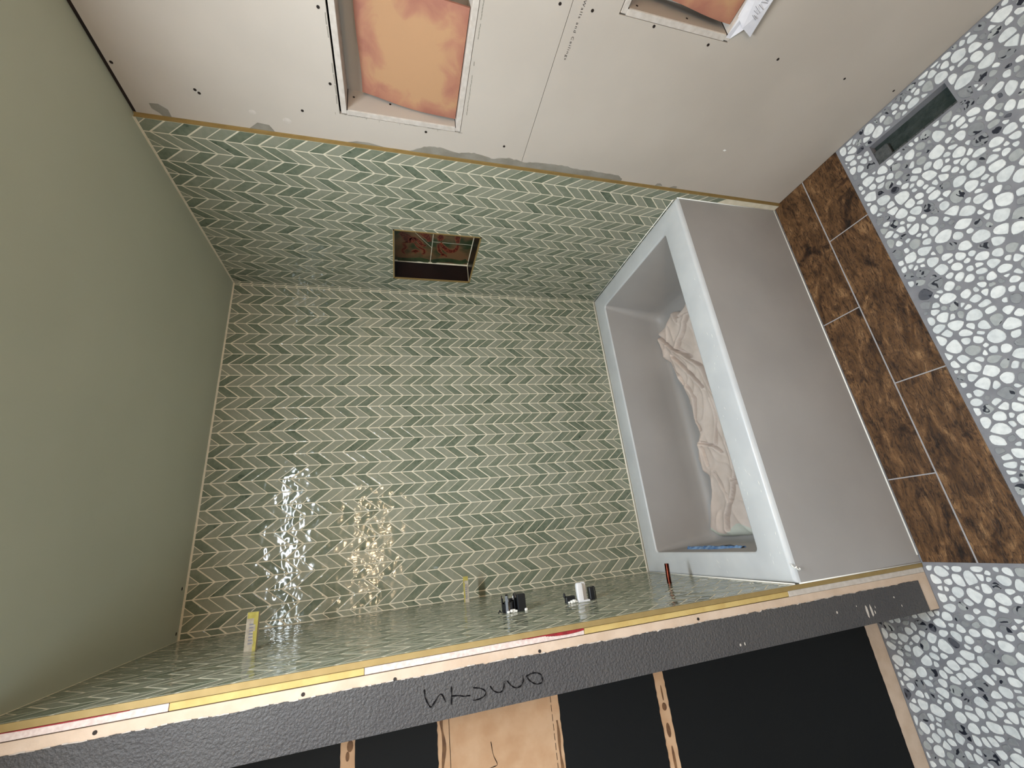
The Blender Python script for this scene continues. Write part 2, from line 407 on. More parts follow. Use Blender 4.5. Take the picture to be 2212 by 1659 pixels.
def recess(y0, y1, z0, z1, nm, screws):
    """drywall box lining a recess; its cut edges show as a pale ring"""
    t_ = .017; D = -.108; xf = -.0122
    e = Vector((0, 0, 0))
    for nme, bx in (('lining_board', (D, xf, y0-t_+.003, y1, z1, z1+t_)), ('lining_board', (D, xf, y0-t_+.003, y1, z0-t_, z0)),
                    ('lining_board', (D, xf, y0-t_, y0, z0, z1)), ('lining_board', (D, xf, y1, y1+.012, z0-t_, z1+t_))):
        MB().box(*bx, c=.0012).build(nme, M['gypsum'] if nme != 'x' else M['drywall'], rwall)
    for zz_ in (z0+.0008, z1-.0008): MB().box(D, xf+.0004, y0-.001, y0+.0022, zz_-.0011, zz_+.0011).build('corner_gap', M['cavity'], rwall)
    # smooth paper faces on the inside
    MB().box(D, xf-.003, y0, y0+.0008, z0, z1).build('lining_face', M['drywall'], rwall)
    MB().box(D-.013, D, y0-t_, y1+t_, z0-t_, z1+t_).build('recess_back', M['drywall'], rwall)
recess(.983, 1.49, 1.5165, 1.8625, 'a', 3)
recess(1.411, 1.915, .767, 1.0965, 'b', 3)
# sheathing so the recess sides are closed off
MB().box(-.135, -.128, .7, 3.2, 0, H).build('cavity_backing', M['cavity'], rwall)
# screws
def disc(c, nrm, r, n=8, h=.0008, squash=1):
    c = Vector(c); nrm = Vector(nrm).normalized(); u = nrm.orthogonal().normalized(); v = nrm.cross(u)
    return [c+(u*math.cos(a)*r+v*math.sin(a)*r*squash) for a in [2*math.pi*k/n for k in range(n)]], nrm*h
def screw(c, nrm, parent, r=.0045):
    b = MB(); pts, off = disc(c, nrm, r); b.prism(pts, off)
    o = b.build('screw_head', M['screw'], parent); return o
for y, z in ((1.2509, 1.9039), (1.0114, 2.4583), (.9614, 2.2714), (.9700, 2.279), (.9568, 1.9953), (1.0574, 1.9012), (.9496, 1.6139), (.9409, 1.3366), (1.3832, 1.2877),
             (1.3864, 1.1938), (1.387, 1.0008), (1.3868, .8069) if False else (1.3768, .8069), (1.3858, .5501), (1.3803, .261), (1.3821, .0329)):
    screw((-.0123, y, z), (1, 0, 0), rwall, .0044 if z > .3 else .0038)
for (x, z) in ((-.075, 1.843), (-.07, 1.73), (-.06, 1.575)): screw((x, .9838, z), (0, 1, 0), rwall, .0036)
for (x, z) in ((-.035, 1.065), (-.04, .90)): screw((x, 1.4118, z), (0, 1, 0), rwall, .0036)
# thinset smears along the trim
def smear(pts, nm='thinset_smear', m=None, x=-.0122, close=True):
    b = MB(); b.prism([(x, y, z) for y, z in pts], (.0012, 0, 0)); return b.build(nm, m or M['thinset'], rwall)
smear([(.904, 2.4208), (.9059, 2.398), (.8911, 2.3784), (.8685, 2.3786), (.8685, 2.4013), (.8767, 2.4069), (.8882, 2.4205)])
smear([(.868, 2.1654), (.8915, 2.1381), (.8887, 2.1055), (.868, 2.0937)])
smear([(.868, 1.87), (.8755, 1.84), (.876, 1.80), (.868, 1.7559)])
top = [(.8676, 1.6666), (.8919, 1.617), (.8984, 1.5613), (.8859, 1.4918), (.8964, 1.4398), (.8827, 1.3715), (.8965, 1.3074), (.8869, 1.2476), (.8947, 1.1798), (.8982, 1.0972), (.8902, 1.02), (.8930, .9598), (.890, .8478), (.8720, .8203)]
rg = random.Random(4); edge = []
for (a, b), (c, d) in zip(top, top[1:]):
    for k in range(6):
        t = k/6; edge.append((a+(c-a)*t+(rg.uniform(-.0022, .0022) if k else 0), b+(d-b)*t))
b = MB()
for (a, z), (c, z2) in zip(edge, edge[1:]):
    b.poly([(-.0108, .8676, z), (-.0108, a, z), (-.0108, c, z2), (-.0108, .8676, z2), (-.0121, a+.001, z), (-.0121, c+.001, z2)], [(0, 1, 2, 3), (1, 4, 5, 2)])
b.build('thinset_smear', M['thinset'], rwall)
smear([(.8676, .665), (.879, .66), (.8815, .6456), (.872, .632)]); smear([(.868, .5933), (.878, .58), (.8785, .5648), (.868, .56)])
smear([(1.0665, .4880), (1.072, .4835), (1.0690, .4740), (1.064, .4790)], 'white_dab', M['caulk'])
for y, z, r in ((.9133, 2.0478, .013), (.9258, 2.1425, .010)):
    MB().prism([(-.0122, y+r*math.cos(a)*.8, z+r*math.sin(a)) for a in [k*math.pi/5 for k in range(10)]], (.0003, 0, 0)).build('filler_patch', M['gypsum'], rwall)
# pencil and scuff lines round the recess cuts
for seg in (((.9665, 1.892), (.9665, 1.80)), ((.9665, 1.70), (.9665, 1.49)), ((1.02, 1.487), (1.20, 1.4895)), ((1.25, 1.4885), (1.36, 1.4895)), ((.967, 1.888), (1.40, 1.8885))):
    (ya, za), (yb, zb) = seg; b = MB(); n = 14
    for k in range(n):
        if rg.random() < .25: continue
        t0, t1 = k/n, (k+.9)/n; j = rg.uniform(-.0012, .0012)
        y0_, z0_, y1_, z1_ = ya+(yb-ya)*t0, za+(zb-za)*t0, ya+(yb-ya)*t1, za+(zb-za)*t1
        dy, dz = (.0011, 0) if abs(zb-za) > abs(yb-ya) else (0, .0011)
        b.poly([(-.0117, y0_-dy+j*(dy > 0), z0_-dz+j*(dz > 0)), (-.0117, y1_-dy, z1_-dz), (-.0117, y1_+dy, z1_+dz), (-.0117, y0_+dy+j*(dy > 0), z0_+dz+j*(dz > 0))], [(0, 1, 2, 3)])
    b.build('pencil_mark', M['thinset'], rwall)
for y, z in ((.9635, 1.805), (.9625, 1.765), (.9635, 1.700), (.9630, 1.575), (.966, 1.898), (1.40, 1.4935)):
    MB().box(-.0122, -.0117, y-.0045, y+.003, z-.0005, z+.0005).build('pencil_mark', M['thinset'], rwall)
# printed line on the board (upside down)
fc = bpy.data.curves.new('printed_text', 'FONT'); fc.body = 'Walls and Ceilings'; fc.size = .0105; fc.space_character = 1.35; fc.extrude = 0
fo = bpy.data.objects.new('tmp_text', fc); C.objects.link(fo)
bpy.context.view_layer.update(); me = bpy.data.meshes.new_from_object(fo.evaluated_get(bpy.context.evaluated_depsgraph_get()))
bpy.data.objects.remove(fo)
xs = [v.co.x for v in me.vertices]; k = .150/(max(xs)-min(xs))
for v in me.vertices:
    x_, y_ = v.co.x*k, v.co.y
    v.co = (-.0116, 1.405-x_, 1.2262-y_)
add('printed_text', me, rwall, M['ink'])

# tiled niche
nb = -.112
nz = 1.3375; nz1 = 1.7215; ny0 = .1215; ny1 = .4705
MB().box(nb-.02, nb-.0004, NY0-.02, NY1+.02, NZ0-.02, NZ1+.02).build('niche_grout', M['grout'], rwall)
MB().box(nb, -.004, ny0-.018, ny0-.002, NZ0-.01, NZ1+.01).box(nb, -.004, ny1+.002, ny1+.018, NZ0-.01, NZ1+.01).box(nb, -.004, NY0, NY1, nz-.018, nz-.002).box(nb, -.004, NY0, NY1, nz1+.002, nz1+.018).build('niche_grout', M['grout'], rwall)
for bx in ((nb+.008, -.003, ny0-.003, ny0, nz+.002, 1.719), (nb+.008, -.003, ny1, ny1+.003, nz+.002, 1.719), (nb+.008, -.003, ny0+.003, ny1-.002, nz-.003, nz), (nb+.004, -.003, ny0+.002, ny1-.002, nz1, nz1+.003)):
    MB().box(*bx, c=.0006).build('niche_tile', M['oxblood'], rwall)
# brass frame
for bx in ((-.006, .001, NY0, NY0+.006, NZ0, NZ1), (-.006, .001, NY1-.006, NY1, NZ0, NZ1), (-.006, .001, NY0, NY1, NZ0, NZ0+.006), (-.006, .001, NY0, NY1, NZ1-.006, NZ1)):
    MB().box(*bx).build('niche_trim', M['brass'], rwall)
def art_tile(poly, m): return MB().prism([(nb-.003, y, z) for y, z in poly], (.0036, 0, 0)).build('art_tile', m, rwall)
zs = 1.5375; g_ = .0018; ya, yb = ny0+.003, ny1-.003; za, zb = nz+.003, nz1-.003
art = [art_tile([(ya, zs+g_), (.2415-g_, zs+g_), (.352-g_, 1.634), (yb, 1.735 if False else zb), (yb, zb), (ya, zb)], M['art_tan']),
       art_tile([(.2415+g_, zs+g_), (yb, zs+g_), (yb, zb-.004), (.352+g_, 1.634)], M['art_tan']),
       art_tile([(ya, za), (.2845-g_, za), (.2845-g_, zs-g_), (ya, zs-g_)], M['art_tan']),
       art_tile([(.2845+g_, za), (yb, za), (yb, zs-g_), (.2845+g_, zs-g_)], M['art_tan'])]
def stroke(pts, wd, parent, m, name, x=nb+.0007, h=.0006, taper=True):
    pts = [Vector((0, p[0], p[1])) for p in pts]; sm = []
    for i in range(len(pts)-1):
        p0 = pts[max(i-1, 0)]; p1 = pts[i]; p2 = pts[i+1]; p3 = pts[min(i+2, len(pts)-1)]
        for k in range(4):
            t = k/4; sm.append(.5*((2*p1)+(p2-p0)*t+(2*p0-5*p1+4*p2-p3)*t*t+(3*p1-p0-3*p2+p3)*t**3))
    sm.append(pts[-1]); a_, b_ = [], []
    for i, p in enumerate(sm):
        d = (sm[min(i+1, len(sm)-1)]-sm[max(i-1, 0)]).normalized(); nrm = Vector((0, -d.z, d.y))
        wv = wd*(1-.55*abs(2*i/(len(sm)-1)-1)) if taper else wd
        a_.append(p+nrm*wv); b_.append(p-nrm*wv)
    b = MB()
    n = len(sm); vs = [(x+h, q.y, q.z) for q in a_]+[(x+h, q.y, q.z) for q in b_]+[(x-.0004, q.y, q.z) for q in a_]+[(x-.0004, q.y, q.z) for q in b_]
    fs = []
    for i in range(n-1): fs += [(i, i+1, n+i+1, n+i), (2*n+i, 2*n+i+1, i+1, i), (n+i, n+i+1, 3*n+i+1, 3*n+i)]
    b.poly(vs, fs); return b.build(name, m, parent)
A0, A1, A2, A3 = art
for pl, wv, tl in (([(.3335, 1.6918), (.3104, 1.6682), (.2821, 1.6437), (.3025, 1.6264)], .022, A0), ([(.2707, 1.6253), (.2404, 1.6057), (.2199, 1.5767), (.1959, 1.5721), (.1844, 1.5842)], .005, A0),
                   ([(.2669, 1.6553), (.255, 1.6762), (.228, 1.6667), (.2021, 1.6816), (.1767, 1.6688)], .006, A0),
                   ([(.308, 1.6299), (.2868, 1.6078), (.2529, 1.5816), (.258, 1.568)], .009, A0), ([(.1981, 1.6351), (.2101, 1.6168), (.2027, 1.5977)], .005, A0), ([(.1856, 1.6158), (.2101, 1.6168)], .004, A0),
                   ([(.35, 1.6102), (.3348, 1.5832), (.3111, 1.5607), (.2835, 1.553)], .015, A1),
                   ([(.3415, 1.4995), (.2959, 1.5014)], .014, A3), ([(.284, 1.500), (.256, 1.4819), (.2258, 1.4499), (.2346, 1.4186), (.2749, 1.4077)], .012, A2),
                   ([(.290, 1.411), (.3297, 1.4182), (.3531, 1.412)], .011, A3), ([(.2716, 1.5085), (.2248, 1.498), (.1925, 1.4756)], .006, A2), ([(.1809, 1.4875), (.1929, 1.4724), (.1797, 1.4546)], .004, A2)):
    stroke(pl, wv+.007, tl, M['art_pale'], 'glaze_outline', h=.0003)
    stroke(pl, wv, tl, M['art_red'], 'glaze_stroke')
for pl, tl in (([(.128, 1.705), (.131, 1.64), (.140, 1.59), (.128, 1.545)], A0), ([(.128, 1.53), (.145, 1.49), (.150, 1.43), (.14, 1.38), (.16, 1.345)], A2)):
    stroke(pl, .016, tl, M['art_green'], 'glaze_wash', taper=False)

# ------------------------------------------------------------------ partition at the valve end
def wB(y): return L+.0065*y/W
pa = MB()
pa.box(1.5585, 1.668, .0, .8315, 0, H+.02)
lwall = pa.build('wall_left', M['bare']); tag(lwall, 'partition wall at the valve end of the tub with unfinished front edge', kind='structure')
q = MB(); q.poly([(wB(0)+.0005, 0, 0), (wB(0)+.0005, 0, H), (wB(.83)+.0005, .829, H), (wB(.83)+.0005, .829, 0), (1.5585, 0, 0), (1.5585, 0, H), (1.5585, .822, H), (1.5585, .822, 0)],
                 [(0, 1, 2, 3), (4, 7, 6, 5), (3, 2, 6, 7), (1, 5, 6, 2)])
q.build('grout_bed', M['grout'], lwall)
MB().box(1.540, 1.5588, .80, .8255, 0, H).build('backing_gap', M['cavity'], lwall)
tile_field(.002, .8315, T+.004, H-.004, .8140-.0533*16, .004, lambda a, z, h: (wB(a)-h, a, z), lwall)
MB().poly([(1.5300, .8315, 0), (1.5418, .8315, 0), (1.5418, .8345, 0), (1.5300, .8345, 0), (1.5285, .8315, H), (1.5415, .8315, H), (1.5415, .8345, H), (1.5285, .8345, H)],
          [(0, 1, 5, 4), (1, 2, 6, 5), (2, 3, 7, 6), (3, 0, 4, 7), (0, 3, 2, 1), (4, 5, 6, 7)]).build('edge_trim', M['brass'], lwall)
for z0, z1, mm in ((.585, 1.2555, 'backer_yellow'), (1.2565, 1.7885, 'backer_pink'), (1.7895, 2.1545, 'backer_yellow'), (2.1555, H, 'backer_pink')):
    dx = .0 if z1 > 2 else 0
    o = MB().box(1.5430, 1.5566, .79, .8318 if mm == 'backer_yellow' else .8325, z0, z1, c=.0005).build('backer_strip', M[mm], lwall)
MB().box(1.5418, 1.5580, .79, .8325, 0, .584, c=.001).build('gypsum_strip', M['gypsum'], lwall)
b = MB(); n = 24
for k in range(n):
    t0 = k/n; z0 = 1.2565+.165*t0; wd = .0020+.0052*math.sin(min(1, t0*1.4+.12)*math.pi)**.7 if t0 < .9 else .001
    b.box(1.5424, 1.5424+max(.0012, wd), .83, .8336, z0, z0+.165/n+.0004)
for k in range(20):
    z0 = 2.22+k*.01; b.box(1.5424, 1.5424+.0012+.0009*math.sin(k/19*math.pi), .83, .8334, z0, z0+.0102)
b.build('red_sealant', M['red'], lwall)
# charcoal painted layer with a torn edge, bare board showing beside it
def jag(z0, z1, step, base, amp, seed):
    r = random.Random(seed); out = []; z = z0; v = 0
    while z < z1:
        v = v*.7+r.uniform(-amp, amp)*.6; out.append((base+v+(amp*1.3 if r.random() < .05 else 0), z)); z += step*r.uniform(.6, 1.4)
    out.append((base, z1)); return out
ed = jag(.047, H-.002, .008, 1.5785, .0016, 11)
b = MB(); X1 = 1.6695; Yf = .8334
for (xa, za_), (xb, zb_) in zip(ed, ed[1:]):
    b.poly([(xa, Yf, za_), (X1, Yf, za_), (X1, Yf, zb_), (xb, Yf, zb_), (xa, .8314, za_), (xb, .8314, zb_)], [(0, 1, 2, 3), (0, 3, 5, 4)])
b.poly([(X1, Yf, .047), (X1, Yf, H-.002), (X1, .5, H-.002), (X1, .5, .047)], [(0, 3, 2, 1)])
b.poly([(ed[0][0], Yf, .047), (X1, Yf, .047), (X1, .8314, .047), (ed[0][0], .8314, .047)], [(0, 1, 2, 3)])
b.build('painted_layer', M['charcoal'], lwall)
b = MB()        # curled paper lip along the tear
r = random.Random(5)
for (xa, za_), (xb, zb_) in zip(ed[6:-2], ed[7:-1]):
    if r.random() < .55: w_ = r.uniform(.0004, .0019); b.poly([(xa-w_, .8320, za_), (xa+.0004, .8342, za_), (xb+.0004, .8342, zb_), (xb-w_*.8, .8320, zb_)], [(0, 1, 2, 3)])
b.build('torn_paper_lip', M['gypsum'], lwall)
for x, z in ((1.5712, 1.9116), (1.5691, 2.2701), (1.5747, 1.3800), (1.5756, 1.7237), (1.5703, .9136)): screw((x, .8314, z), (0, 1, 0), lwall, .0040)
for x, z, sx, sz in ((1.634, .309, .018, .0055), (1.636, .291, .020, .0045), (1.641, .279, .007, .002), (1.628, .272, .004, .002), (1.621, .428, .004, .004), (1.615, .345, .003, .002), (1.612, .18, .0035, .003), (1.638, .160, .004, .0018), (1.650, .80, .005, .003), (1.6495, .785, .005, .002)):
    p = [(x+sx*math.cos(a)*r.uniform(.6, 1.1), Yf-.0002, z+sz*math.sin(a)*r.uniform(.6, 1.1)) for a in [k*math.pi/4 for k in range(8)]]
    MB().prism(p[::-1], (0, .0006, 0)).build('chipped_spot', M['gypsum'], lwall)
# hand drawn marker strokes
def pen(pts, wd, parent, y, name='marker_writing'):
    pts = [Vector((p[0], 0, p[1])) for p in pts]; sm = []
    for i in range(len(pts)-1):
        p0 = pts[max(i-1, 0)]; p1 = pts[i]; p2 = pts[i+1]; p3 = pts[min(i+2, len(pts)-1)]
        for k in range(5):
            t = k/5; sm.append(.5*((2*p1)+(p2-p0)*t+(2*p0-5*p1+4*p2-p3)*t*t+(3*p1-p0-3*p2+p3)*t**3))
    sm.append(pts[-1]); b = MB(); vs = []
    for i, p in enumerate(sm):
        d = (sm[min(i+1, len(sm)-1)]-sm[max(i-1, 0)]).normalized(); nn = Vector((-d.z, 0, d.x))*wd*(.8+.3*math.sin(i))
        vs += [(p.x+nn.x, y, p.z+nn.z), (p.x-nn.x, y, p.z-nn.z)]
    b.poly(vs, [(2*i, 2*i+2, 2*i+3, 2*i+1) for i in range(len(sm)-1)]); return b
wr = MB()
for s_ in ([(1.605, 1.6603), (1.6185, 1.6594), (1.6327, 1.6534), (1.6403, 1.6472), (1.635, 1.6406), (1.6197, 1.6243), (1.6363, 1.6145)], [(1.6098, 1.5999), (1.6266, 1.6003), (1.6441, 1.6017)],
           [(1.6277, 1.6003), (1.6304, 1.5823), (1.6332, 1.5717), (1.634, 1.5582)], [(1.6206, 1.5505), (1.6248, 1.5329), (1.6323, 1.5224), (1.6399, 1.5244), (1.6444, 1.5372), (1.6447, 1.5522)],
           [(1.624, 1.5105), (1.6345, 1.5031), (1.6398, 1.4923), (1.639, 1.4838), (1.6319, 1.478), (1.6194, 1.4761)], [(1.6206, 1.4691), (1.6314, 1.4602), (1.638, 1.4494), (1.6365, 1.4376), (1.6284, 1.43), (1.6166, 1.4295)],
           [(1.6192, 1.4209), (1.6164, 1.4088), (1.6165, 1.3968), (1.6215, 1.3855), (1.6305, 1.382), (1.6384, 1.3848), (1.6394, 1.3969), (1.6344, 1.4081), (1.6272, 1.416), (1.6192, 1.4209)]):
    k = pen(s_, .0013, lwall, .8352); wr.poly(k.v, k.f)
wr.build('marker_writing', M['ink'], lwall)

# ------------------------------------------------------------------ near-black wall beyond the partition (y = .605)
ow = MB().box(1.55, 3.25, .45, .6035, 0, H+.02).build('wall_side', M['bare_warm_lit']); tag(ow, 'near-black wall beyond the partition with bare bands where trim was removed', kind='structure')
for k, (z0, z1) in enumerate(((.066, .9235), (.9585, 1.2735), (1.6175, 1.8225), (1.857, H))):
    n = 60; b = MB(); r = random.Random(k+20)
    lo = [(1.66+i*.6/n, z0+r.uniform(-.0012, .0012)) for i in range(n+1)]+[(3.25, z0)]; hi = [(1.66+i*.6/n, z1+r.uniform(-.0012, .0012)) for i in range(n+1)]+[(3.25, z1)]
    for i in range(n+1):
        b.poly([(lo[i][0], .6052, lo[i][1]), (lo[i+1][0], .6052, lo[i+1][1]), (hi[i+1][0], .6052, hi[i+1][1]), (hi[i][0], .6052, hi[i][1]),
                (lo[i][0], .6034, lo[i][1]), (lo[i+1][0], .6034, lo[i+1][1]), (hi[i+1][0], .6034, hi[i+1][1]), (hi[i][0], .6034, hi[i][1])], [(0, 3, 2, 1), (0, 1, 5, 4), (3, 7, 6, 2)])
    b.build('painted_layer', M['black_paint'], ow)
MB().box(1.6685, 3.2, .6030, .6042, .0, .0645).build('bare_strip', M['bare'], ow)
def glue(zc, x0, x1, w0, seed, zamp=.003):
    r = random.Random(seed); b = MB(); n = 40; pr = None
    for i in range(n+1):
        x = x0+(x1-x0)*i/n; c = zc+zamp*math.sin(i*.7+seed); ww = w0*(.45+.8*abs(math.sin(i*.45+seed*2)))
        cur = [(x, .6045, c-ww), (x, .6045, c+ww)]
        if pr: b.poly([pr[0], cur[0], cur[1], pr[1]], [(0, 3, 2, 1)])
        pr = cur
    b.build('glue_residue', M['glue'], ow)
glue(1.604, 1.735, 2.2, .0042, 1); glue(1.2845, 1.80, 2.2, .0035, 3, .001)
for x, z, sx, sz in ((1.795, .939, .020, .0022), (1.83, .940, .010, .0075), (1.888, .941, .018, .0065), (1.96, .9405, .035, .004), (1.752, 1.834, .012, .0075), (1.772, 1.8395, .010, .0045)):
    MB().prism([(x+sx*math.cos(a), .6032, z+sz*math.sin(a)) for a in [k*math.pi/6 for k in range(12)]][::-1], (0, .0015, 0)).build('glue_residue', M['glue'], ow)
for z in (1.5865, 1.2965):
    b = MB(); x = 1.74
    while x < 2.2:
        b.poly([(x, .6042, z-.0007), (x+.016, .6042, z-.0007), (x+.016, .6042, z+.0007), (x, .6042, z+.0007)], [(0, 3, 2, 1)]); x += .016 if z > 1.5 else .022
    b.build('scored_line', M['cavity'], ow)
k = pen([(1.812, 1.477), (1.841, 1.473), (1.863, 1.464), (1.8665, 1.475), (1.868, 1.491)], .0009, ow, .6044); k.build('marker_writing', M['ink'], ow)

# ------------------------------------------------------------------ ceiling, other walls
cl = MB().box(-.15, 3.25, -.12, 3.25, H, H+.06).build('ceiling', M['ceiling']); tag(cl, 'smooth sage green ceiling over the alcove', kind='structure')
MB().tube([(.001, .0015, H-.001), (L, .0015, H-.001)], .0018, 6).tube([(.0015, 0, H-.001), (.0015, YE, H-.001)], .0014, 6).build('caulk_bead', M['caulk'] if False else M['grout'], cl)
MB().prism([(1.499+.006*math.cos(a), .020+.004*math.sin(a), H-.0008) for a in [k*math.pi/4 for k in range(8)]], (0, 0, .0008)).build('dark_chip', M['cavity'], cl)
MB().prism([(1.352+.006*math.cos(a), .030+.004*math.sin(a), H-.0008) for a in [k*math.pi/4 for k in range(8)]], (0, 0, .0008)).build('dark_chip', M['cavity'], cl)
MB().box(-.15, 3.25, 3.2, 3.3, 0, H).build('wall_front', M['room']); bpy.data.objects['wall_front']['kind'] = 'structure'; bpy.data.objects['wall_front']['label'] = 'wall behind the photographer, out of view'
MB().box(3.2, 3.3, .45, 3.3, 0, H).build('wall_opposite', M['room']); bpy.data.objects['wall_opposite']['kind'] = 'structure'; bpy.data.objects['wall_opposite']['label'] = 'wall opposite the niche wall, out of view'

# ------------------------------------------------------------------ floor: planks, pebbles
HX0, HX1, HY0, HY1 = .078, .168, 1.238, 1.476           # register opening
fl = MB(); zt = -.0022
for x0, x1, y0, y1 in ((-.02, 3.25, -.1, HY0), (-.02, HX0, HY0, HY1), (HX1, 3.25, HY0, HY1), (-.02, 3.25, HY1, 3.25)):
    fl.box(x0, x1, y0, y1, -.06, zt)
floor = fl.build('floor', M['floor_grout']); tag(floor, 'floor of sliced white pebbles in grey grout with a border of dark wood look planks', kind='structure')
MB().box(HX0-.02, HX1+.02, HY0-.02, HY1+.02, -.09, -.030).build('opening_base', M['pit'], floor)
b = MB(); r = random.Random(9)
for k in range(10):
    x = HX1-.004; y = HY0+(HY1-HY0)*k/9
    b.box(x-.006, x+.010+r.uniform(0, .008), y-.014, y+.014, -.03, -.004, c=.003)
b.box(HX0+.030, HX1-.004, HY0-.002, HY0+.045, -.020, -.0045, c=.004)
b.build('broken_mortar_edge', mat('broken mortar', (84, 86, 86), (60, 64, 64), rough=.9, nscale=50, bump=.8, bscale=120, bdist=.004), floor)
def plank(x0, x1, y0, y1, tone, rc=0):
    pts = [(x0, y0), (x1, y0)]
    if rc: pts += [(x1-rc+rc*math.cos(a), y1-rc+rc*math.sin(a)) for a in [k*math.pi/2/8 for k in range(9)]]
    else: pts += [(x1, y1)]
    pts += [(x0, y1)]
    n = len(pts); cx, cy = (x0+x1)/2, (y0+y1)/2
    inn = [(cx+(x-cx)*(1-.0024/(x1-x0)), cy+(y-cy)*(1-.0024/(y1-y0))) for x, y in pts]
    vs = [(x, y, -.008) for x, y in pts]+[(x, y, -.0008) for x, y in pts]+[(x, y, 0) for x, y in inn]
    fs = [(i, (i+1) % n, n+(i+1) % n, n+i) for i in range(n)]+[(n+i, n+(i+1) % n, 2*n+(i+1) % n, 2*n+i) for i in range(n)]+[tuple(range(2*n, 3*n))]
    b = MB(); b.poly(vs, fs, tone); return b.build('plank', M['wood'], floor)
for i, (a, b_) in enumerate(((-.012, .615), (.619, 1.2495), (1.2535, 1.527))): plank(a, b_, .8385, .9845, 3.1+i*1.73)
for i, (a, b_, rc) in enumerate(((-.012, .3070, 0), (.3110, .9310, 0), (.9350, 1.527, .042))): plank(a, b_, .9890, 1.1400, 11.3+i*2.91, rc)
MB().box(-.012, 1.5275, .9845, .9890, -.003, -.0008).box(.615, .619, .8385, .9845, -.003, -.0008).box(1.2495, 1.2535, .8385, .9845, -.003, -.0008).box(.3070, .3110, .989, 1.14, -.003, -.0008).box(.9310, .9350, .989, 1.14, -.003, -.0008).build('plank_grout', mat('pale grey plank grout', (158, 156, 158), rough=.9), floor)

def pebbles():
    r = random.Random(31)
    X0, X1, Y0, Y1 = -.012, 2.75, .6035, 2.45
    forb = [(-1, 1.5275, -1, 1.142, .007), (-1, 1.6695, -1, .8345, .004), (HX0, HX1, HY0, HY1, .006)]
    def ok(x, y, rr):
        if not (X0+.4*rr < x < X1 and Y0+.4*rr < y < Y1): return False
        for a, b_, c, d, m_ in forb:
            if a-.45*rr-m_ < x < b_+.45*rr+m_ and c-.45*rr-m_ < y < d+.45*rr+m_: return False
        return True
    G = .03; grid = {}; P = []
    def near(x, y, k=1):
        gx, gy = int(x/G), int(y/G)
        for i in range(gx-k, gx+k+1):
            for j in range(gy-k, gy+k+1):
                yield from grid.get((i, j), ())
    for rr, tries in ((.0185, 800), (.0155, 2600), (.0125, 7000), (.0098, 15000), (.0072, 20000)):
        for _ in range(tries):
            x, y = r.uniform(X0, X1), r.uniform(Y0, Y1); q = rr*r.uniform(.88, 1.1)
            if not ok(x, y, q): continue
            if any((x-P[i][0])**2+((y-P[i][1]))**2 < ((q+P[i][2])*.97)**2 for i in near(x, y, 2)): continue
            grid.setdefault((int(x/G), int(y/G)), []).append(len(P)); P.append((x, y, q))
    out = []
    for i, (x, y, q) in enumerate(P):
        mx = q*1.75
        poly = [(x+mx*math.cos(a), y+mx*math.sin(a)) for a in [k*math.pi/5 for k in range(10)]]
        for j in near(x, y, 2):
            if j == i: continue
            a, b_, c = P[j]; dx, dy = a-x, b_-y
            poly = clip(poly, 2*dx, 2*dy, a*a+b_*b_-x*x-y*y+q*q-c*c)
            if len(poly) < 3: break
        if len(poly) < 3: continue
        for a, b_, c, d, m_ in forb:
            if x < a: poly = clip(poly, 1, 0, a-m_)
            elif x > b_: poly = clip(poly, -1, 0, -(b_+m_))
            elif y > d: poly = clip(poly, 0, -1, -(d+m_))
            elif y < c: poly = clip(poly, 0, 1, c-m_)
        poly = clip(poly, -1, 0, -(X0+.003)); poly = clip(poly, 0, -1, -(Y0+.004))
        if len(poly) < 3: continue
        poly = inset(poly, r.uniform(.0021, .0033))
        if len(poly) < 3: continue
        for _ in range(3):
            nw = []
            for k in range(len(poly)):
                p, s_ = poly[k], poly[(k+1) % len(poly)]
                nw += [(p[0]*.75+s_[0]*.25, p[1]*.75+s_[1]*.25), (p[0]*.25+s_[0]*.75, p[1]*.25+s_[1]*.75)]
            poly = nw
        # resample to 15 points
        n = len(poly); cum = [0]
        for k in range(n):
            p, s_ = poly[k], poly[(k+1) % n]; cum.append(cum[-1]+math.hypot(s_[0]-p[0], s_[1]-p[1]))
        NP = 15; rs = []; k = 0
        for m_ in range(NP):
            t = cum[-1]*m_/NP
            while cum[k+1] < t: k += 1
            u = (t-cum[k])/max(1e-9, cum[k+1]-cum[k]); p, s_ = poly[k % n], poly[(k+1) % n]
            rs.append((p[0]+(s_[0]-p[0])*u, p[1]+(s_[1]-p[1])*u))
        if abs(area2(rs)) < 2.0e-5: continue
        if area2(rs) < 0: rs = rs[::-1]
        cx = sum(p[0] for p in rs)/NP; cy = sum(p[1] for p in rs)/NP; k = .0011/max(.004, math.sqrt(abs(area2(rs))/3.14))
        inn = [(p[0]+(cx-p[0])*k, p[1]+(cy-p[1])*k) for p in rs]
        zt_ = r.uniform(-.0006, .0003)
        # patches with more grey stones, others nearly all white
        tn = r.random(); patch = mnoise.noise(Vector((x*3.2, y*3.2, 4.7)))
        tone = tn*.78 if tn < .80-.35*max(0, patch) else .80+r.random()*.2
        vs = [(p[0], p[1], -.0025) for p in rs]+[(p[0], p[1], zt_) for p in inn]
        fs = [(m_, (m_+1) % NP, NP+(m_+1) % NP, NP+m_) for m_ in range(NP)]+[tuple(range(NP, 2*NP))]
        out.append((screen_area(vs[NP:]), vs, fs, tone))
    out.sort(key=lambda c: -c[0])
    for s_, vs, fs, tone in out[:300]: MB().poly(vs, fs, tone).build('pebble', M['pebble'], floor)
    rest = MB()
    for s_, vs, fs, tone in out[300:]: rest.poly(vs, fs, tone)
    o = rest.build('pebble_field', M['pebble'], floor); o['kind'] = 'stuff'
pebbles()

